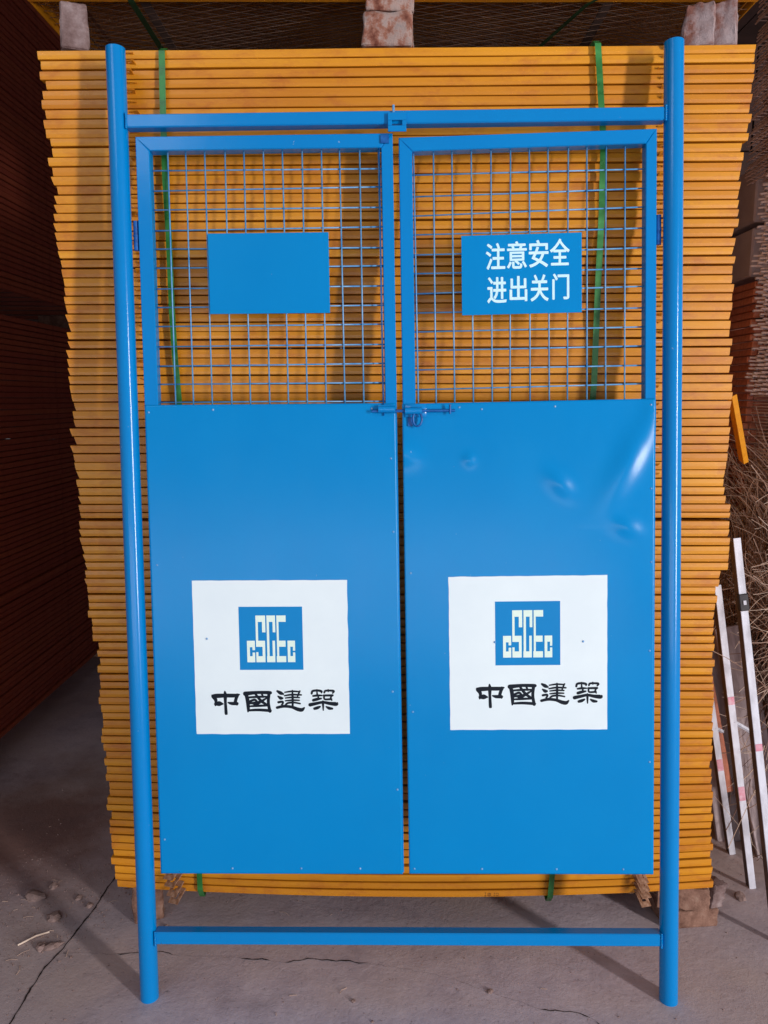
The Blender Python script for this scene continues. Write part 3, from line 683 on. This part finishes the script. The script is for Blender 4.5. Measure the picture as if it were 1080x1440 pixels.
def wires(leaf, us, vs_, u0, u1, v0, v1, seed):
    r_ = random.Random(seed)
    for u in us:
        a, b_ = r_.gauss(0, .0013), r_.gauss(0, .0013); mb = G()
        mb.tube([(u+a, .000, v0), (u+(a+b_)/2+r_.gauss(0,.0005), -.001, (v0+v1)/2), (u+b_, .000, v1)], .0019, 6); mb.build('wire', BLUE_WIRE, leaf, smooth=True)
    for v in vs_:
        a, b_ = r_.gauss(0, .0013), r_.gauss(0, .0013); mb = G()
        mb.tube([(u0, .0035, v+a), ((u0+u1)/2, .003, v+(a+b_)/2+r_.gauss(0,.0007)), (u1, .0035, v+b_)], .0019, 6); mb.build('wire', BLUE_WIRE, leaf, smooth=True)

def rivets(leaf, dy, pts, y=-.0165):
    for u, v in pts:
        mb = G(); yy = y-dy(u, v)-.0006; n = 10; vs = []
        for r2, d in ((.0029, 0), (.0024, .0011), (.0010, .0017)):
            vs += [(u+math.cos(6.2832*k/n)*r2, yy-d, v+math.sin(6.2832*k/n)*r2) for k in range(n)]
        fs = [(a*n+k, a*n+(k+1)%n, (a+1)*n+(k+1)%n, (a+1)*n+k) for a in range(2) for k in range(n)]+[tuple(2*n+k for k in range(n))]
        mb.add(vs, fs).build('rivet', RIVET, leaf, smooth=True)

# hand-inked characters: strokes as (x, y, width) in twelfths of a pixel of the enlarged print
ZI = [[(262,100,8),(268,170,48),(268,300,36),(275,480,40),(276,505,8)],[(35,175,12),(110,185,58),(260,180,52),(420,180,50),(503,163,18)],
 [(70,195,60),(108,260,44),(98,345,18)],[(100,322,38),(165,315,68),(225,320,18)],[(470,175,50),(450,230,42),(435,300,42),(462,332,24)],[(315,298,16),(370,312,42),(462,315,44)]]
GUO = [[(615,150,46),(640,250,52),(650,400,40),(640,462,10)],[(605,150,62),(800,130,42),(980,132,46),(1028,135,44)],[(1003,150,42),(990,300,40),(1012,445,42)],
 [(650,430,26),(820,422,36),(1020,435,38)],[(650,362,18),(800,354,30),(970,348,24)],[(660,212,24),(800,203,28),(960,200,22)],[(775,150,28),(860,262,38),(965,340,30)],
 [(965,222,18),(880,275,32),(780,335,34)],[(672,282,28),(760,250,30),(800,290,28)],[(672,312,26),(860,288,32)],[(882,150,24),(905,205,24)],[(700,300,24),(780,335,26)]]
JIAN = [[(65,108,26),(120,140,48),(178,162,12)],[(75,195,16),(120,225,46),(164,225,12)],[(80,295,30),(150,285,26),(148,320,24),(122,342,8)],
 [(55,385,34),(170,362,38),(300,375,38),(400,412,50),(470,422,50),(512,388,18)],[(190,128,14),(310,112,22),(440,118,16)],[(185,185,16),(310,167,24),(466,172,18)],
 [(198,224,14),(320,212,22),(434,217,16)],[(198,270,14),(320,260,22),(430,262,16)],[(198,338,18),(240,308,24),(340,300,22),(444,318,18)],[(318,88,12),(320,200,28),(318,362,24)],[(452,98,12),(430,135,20),(400,208,16)]]
ZHU = [[(642,150,26),(660,108,28),(740,98,28),(805,112,30),(806,134,18)],[(730,76,12),(735,182,22)],[(855,134,22),(870,106,24),(930,100,24),(1014,108,28),(995,142,16)],[(920,76,12),(922,112,20)],
 [(665,190,22),(740,182,28),(814,182,16)],[(752,190,20),(752,240,22)],[(668,262,36),(730,245,38),(800,232,20)],[(845,182,26),(992,180,28)],[(850,190,22),(860,245,22),(970,242,26)],[(978,185,22),(962,225,22),(978,262,16)],
 [(612,338,48),(720,315,40),(830,295,34),(940,315,44),(1050,325,54),(1070,308,20)],[(830,265,12),(830,320,28),(832,438,10)],[(685,402,34),(735,388,40),(778,368,22)],[(885,370,18),(930,395,40),(982,402,26)]]
def smooth_stroke(st):
    out = []
    for i in range(len(st)-1):
        p0 = st[max(i-1,0)]; p1 = st[i]; p2 = st[i+1]; p3 = st[min(i+2, len(st)-1)]
        for k in range(5):
            t = k/5; o_ = []
            for c in range(3):
                o_.append(.5*((2*p1[c])+(-p0[c]+p2[c])*t+(2*p0[c]-5*p1[c]+4*p2[c]-p3[c])*t*t+(-p0[c]+3*p1[c]-3*p2[c]+p3[c])*t*t*t))
            o_[2] = max(o_[2], 6); out.append(tuple(o_))
    out.append(st[-1]); return out
def inked(mb, strokes, ox, oy, mp, dy, lift0):
    lift = lift0
    for st in strokes:
        P = smooth_stroke(st); L_, R_ = [], []
        for i, (x, y, w_) in enumerate(P):
            w_ = w_*1.12+7
            a = P[max(i-1,0)]; b_ = P[min(i+1,len(P)-1)]; dx, dz = b_[0]-a[0], b_[1]-a[1]; l = math.hypot(dx, dz) or 1
            nx, nz = -dz/l*w_/2, dx/l*w_/2
            L_.append(((x+nx)/12+ox, (y+nz)/12+oy)); R_.append(((x-nx)/12+ox, (y-nz)/12+oy))
        # blunt round ends
        vs = [mp(*q) for q in L_]+[mp(*q) for q in R_]; n = len(P)
        pts = [(u, -.0165-dy(u, v)-lift, v) for u, v in vs]
        mb.add(pts, [(i, i+1, n+i+1, n+i) for i in range(n-1)])
        x, y, w_ = P[0]
        for (x, y, w_) in (P[0], P[-1]):
            if w_ < 14: continue
            w_ = w_*1.12+7
            c = [mp((x+math.cos(a*.5236)*w_*.5)/12+ox, (y+math.sin(a*.5236)*w_*.5)/12+oy) for a in range(12)]
            mb.add([(u, -.0165-dy(u, v)-lift-.00001, v) for u, v in c], [tuple(range(12))])
        lift += .00002
LOGO = [(180,565,300,660),(180,660,222,795),(180,795,300,885),(262,660,300,705),(262,740,300,795),
 (318,190,465,285),(318,285,352,565),(415,285,465,440),(318,565,455,655),(415,655,455,795),(318,795,455,885),(318,735,350,795),
 (485,190,615,285),(485,285,520,795),(575,285,615,440),(480,795,605,885),(568,565,605,795),
 (635,190,775,285),(635,285,665,565),(635,565,765,655),(635,655,665,795),(627,795,770,885),
 (795,565,908,655),(795,655,835,795),(795,795,908,885),(875,655,908,715),(875,740,908,795)]
def sticker(leaf, dy, u0, u1, v0, v1, lu0, lu1, lv0, lv1, du, dv, seed):
    def patch(mb, a, b_, c, d, lift, n=10, rag=0):
        vs = []; r_ = random.Random(seed)
        for j in range(n+1):
            for i in range(n+1):
                u = a+(b_-a)*i/n; v = c+(d-c)*j/n
                ru = noise.noise(Vector((v*30, seed, i)))*rag if i in (0, n) else 0; rv = noise.noise(Vector((u*30, seed, j+7)))*rag if j in (0, n) else 0
                vs.append((u+ru, -.0165-dy(u, v)-lift, v+rv))
        mb.add(vs, [(j*(n+1)+i, j*(n+1)+i+1, (j+1)*(n+1)+i+1, (j+1)*(n+1)+i) for j in range(n) for i in range(n)])
    mb = G(); patch(mb, u0, u1, v0, v1, .0010, 40, .0012); mb.build('white_sign', WHITE, leaf, smooth=True)
    mb = G(); patch(mb, lu0, lu1, lv0, lv1, .0013, 16); mb.build('logo_square', PRINT_BLUE, leaf, smooth=True)
    mb = G()
    for x0, y0, x1, y1 in LOGO:
        f = lambda x, y: (lu0+(lu1-lu0)*(x-65)/963, lv1-(lv1-lv0)*(y-60)/940)
        (a, d), (b_, c) = f(x0, y0), f(x1, y1); patch(mb, a, b_, c, d, .0016, 3)
    mb.build('logo_letters', LOGO_PALE, leaf)
    mb = G()
    def mp(px, py): return (u0 + (px-274.5)/215.5*.3856+du, v1-(py-815.5)/213.5*.3880+dv)
    inked(mb, ZI, 294, 960, mp, dy, .0014); inked(mb, GUO, 294, 960, mp, dy, .0014); inked(mb, JIAN, 384, 960, mp, dy, .0014); inked(mb, ZHU, 384, 960, mp, dy, .0014)
    mb.build('black_lettering', PRINT_BLACK, leaf)

def glyph(ch, bold):
    cu = bpy.data.curves.new('glyph', 'FONT'); cu.body = ch; cu.offset = bold; cu.resolution_u = 4
    ob = bpy.data.objects.new('glyph', cu); col.objects.link(ob); bpy.context.view_layer.update()
    me = bpy.data.meshes.new_from_object(ob.evaluated_get(bpy.context.evaluated_depsgraph_get()))
    vs = [v.co.copy() for v in me.vertices]; fs = [tuple(p.vertices) for p in me.polygons]
    bpy.data.objects.remove(ob); bpy.data.curves.remove(cu); bpy.data.meshes.remove(me); return vs, fs
def signplate(leaf, u0, u1, v0, v1, text):
    mb = G(); mb.box(u0, u1, -.0120, -.0105, v0, v1, c=.0004); mb.build('sign_plate', BLUE_SHEET, leaf)
    if not text: return
    mb = G(); k = 0
    for ch, (x0, x1, ya, yb_) in text:
        vs, fs = glyph(ch, 0)
        if not vs: continue
        ax, bx = min(v.x for v in vs), max(v.x for v in vs); ay, by = min(v.y for v in vs), max(v.y for v in vs)
        W_, H_ = 955.0, 640.0      # enlarged plate, pixels
        f = lambda x, y: (u0+(u1-u0)*(x-55)/W_, v1-(v1-v0)*(y-(66-(x-55)*.026))/(H_))
        P = []
        for v in vs:
            x = x0+(x1-x0)*(v.x-ax)/(bx-ax); y = yb_-(yb_-ya)*(v.y-ay)/(by-ay); y -= (x-x0)*.026
            uu, vv = f(x, y); P.append((uu, -.0123, vv))
        for q, (ox, oz) in enumerate([(0,0)]+[(math.cos(a*.7854)*.0011, math.sin(a*.7854)*.0009) for a in range(8)]):
            mb.add([(a_+ox, b_-q*.00003, c_+oz) for a_, b_, c_ in P], fs)
    mb.build('white_lettering', LETTER, leaf)

# left leaf
leafL = empty('gate_leaf', parent=gate); leafL.location = (0, .012, 0); leafL['label'] = 'left gate leaf with a blank blue plate'
mitre_frame('frame', .0415, .6615, .333, 2.157, .0335, .0285, .0335, -.015, .015, leafL)
wires(leafL, [.113+.0467*k for k in range(12)], [2.082-.0468*k for k in range(13)], .07, .640, 1.49, 2.13, 1)
dyL = sheet(leafL, .0425, .6585, .331, 1.515, [(.30,.45,.3,.10,.08,.0012)])
signplate(leafL, .2087, .5020, 1.7345, 1.927, None)
sticker(leafL, dyL, .1450, .5306, .693, 1.081, .2588, .4175, .8560, 1.0150, 0, 0, 1)
rivets(leafL, dyL, [(.052,1.497),(.21,1.502),(.60,1.502),(.060,1.12),(.055,.42),(.225,.345),(.40,.345),(.55,.345),(.648,1.2),(.640,.80),(.648,.55),(.645,1.38)])
rivets(leafL, lambda u, v: dyL(u, v)+.0009, [(.178,.935)])
# right leaf
leafR = empty('gate_leaf', parent=gate); leafR.location = (0, .012, 0); warp_now[0] = WR; leafR['label'] = 'right gate leaf with the lettered blue plate'
mitre_frame('frame', .6760, 1.2985, .333, 2.153, .0320, .0270, .0335, -.015, .015, leafR)
wires(leafR, [.7125+.0467*k for k in range(12)], [2.068-.0468*k for k in range(12)], .70, 1.28, 1.49, 2.13, 2)
ca = math.radians(62)
dyR = sheet(leafR, .6745, 1.2965, .332, 1.517, [
    (1.230,1.368,ca,.105,.034,.0100), (1.285,1.478,math.radians(80),.05,.020,.0028), (.668,1.398,math.radians(-22),.040,.024,.0100),
    (.838,1.378,math.radians(-30),.015,.014,.0048), (1.062,1.315,math.radians(-42),.038,.022,.0072), (1.228,1.207,math.radians(-20),.036,.022,.0062)])
row1, row2 = ((130,335),(115,328),(105,318),(95,302)), ((405,605),(395,592),(383,590),(378,577))
signplate(leafR, .8245, 1.1175, 1.728, 1.9175, list(zip('注意安全', [(252,398,130,337),(418,570,116,330),(592,742,106,320),(760,910,96,304)]))+list(zip('进出关门', [(260,408,403,607),(438,572,394,592),(604,742,382,592),(778,906,374,577)])))
sticker(leafR, dyR, .7835, 1.1785, .7035, 1.0893, .8985, 1.0610, .8665, 1.0265, .0255, .0085, 2)
rivets(leafR, dyR, [(.815,1.506),(.870,1.500),(1.05,1.503),(1.285,1.502),(1.287,1.30),(1.288,1.12),(1.285,.90),(1.286,.62),(1.22,.345),(1.05,.345),(.86,.345),(.688,.345),(.690,.75),(.690,1.1)])
rivets(leafR, lambda u, v: dyR(u, v)+.0009, [(1.118,.925),(.897,.925)])
# slide bolt
mb = G(); mb.tube([(.600,-.028,1.500),(.803,-.028,1.4975)], .0034, 10); mb.tube([(.791,-.029,1.490),(.791,-.033,1.512)], .0028, 8); mb.build('latch_bolt', BLUE_DARK, leafR, angle=50)
warp_now[0] = W
mb = G()
for a, b_ in ((.616,.657),): mb.tube([(a,-.028,1.4995),(b_,-.028,1.4993)], .0085, 12); mb.box(a, b_, -.0275, -.0178, 1.506, 1.510)
mb.build('latch_keeper', BLUE, leafL, angle=50)
warp_now[0] = WR
mb = G(); mb.tube([(.681,-.028,1.499),(.722,-.028,1.4987)], .0085, 12); mb.box(.681, .734, -.0205, -.0178, 1.484, 1.516, c=.0006); mb.build('latch_sleeve', BLUE, leafR, angle=50)
mb = G(); pts = [(.711+.011*math.sin(a), -.030, 1.479-.018*math.cos(a)) for a in [math.pi*2*k/14 for k in range(15)]]; mb.tube(pts, .0026, 6, cap=False); mb.build('shackle', BLUE_DARK, leafR, smooth=True)
mb = G(); mb.box(.688, .700, -.0215, -.0178, 1.462, 1.4835, c=.0006); mb.build('latch_tab', BLUE_DARK, leafR)
warp_now[0] = W
mb = G(); mb.tube([(.6285,-.0205,2.12),(.6290,-.0205,1.484)], .0014, 6); mb.build('shaded_wire', BLUE_DARK, leafL, smooth=True)  # stands for the last mesh wire in shadow, shade put into its colour
mb = G(); mb.box(.632, .652, -.0195, -.0158, 2.132, 2.152, c=.0006); mb.build('corner_plate', BLUE_DARK, leafL)
for leaf, x in ((leafL, .033), (leafR, 1.3065)):
    for v in (1.925,):
        mb = G(); mb.tube([(x,-.004,v-.035),(x,-.004,v+.035)], .0068, 12); mb.tube([(x,-.004,v-.002),(x,-.004,v+.002)], .0078, 12); mb.build('hinge', BLUE_DARK, leaf, angle=50)
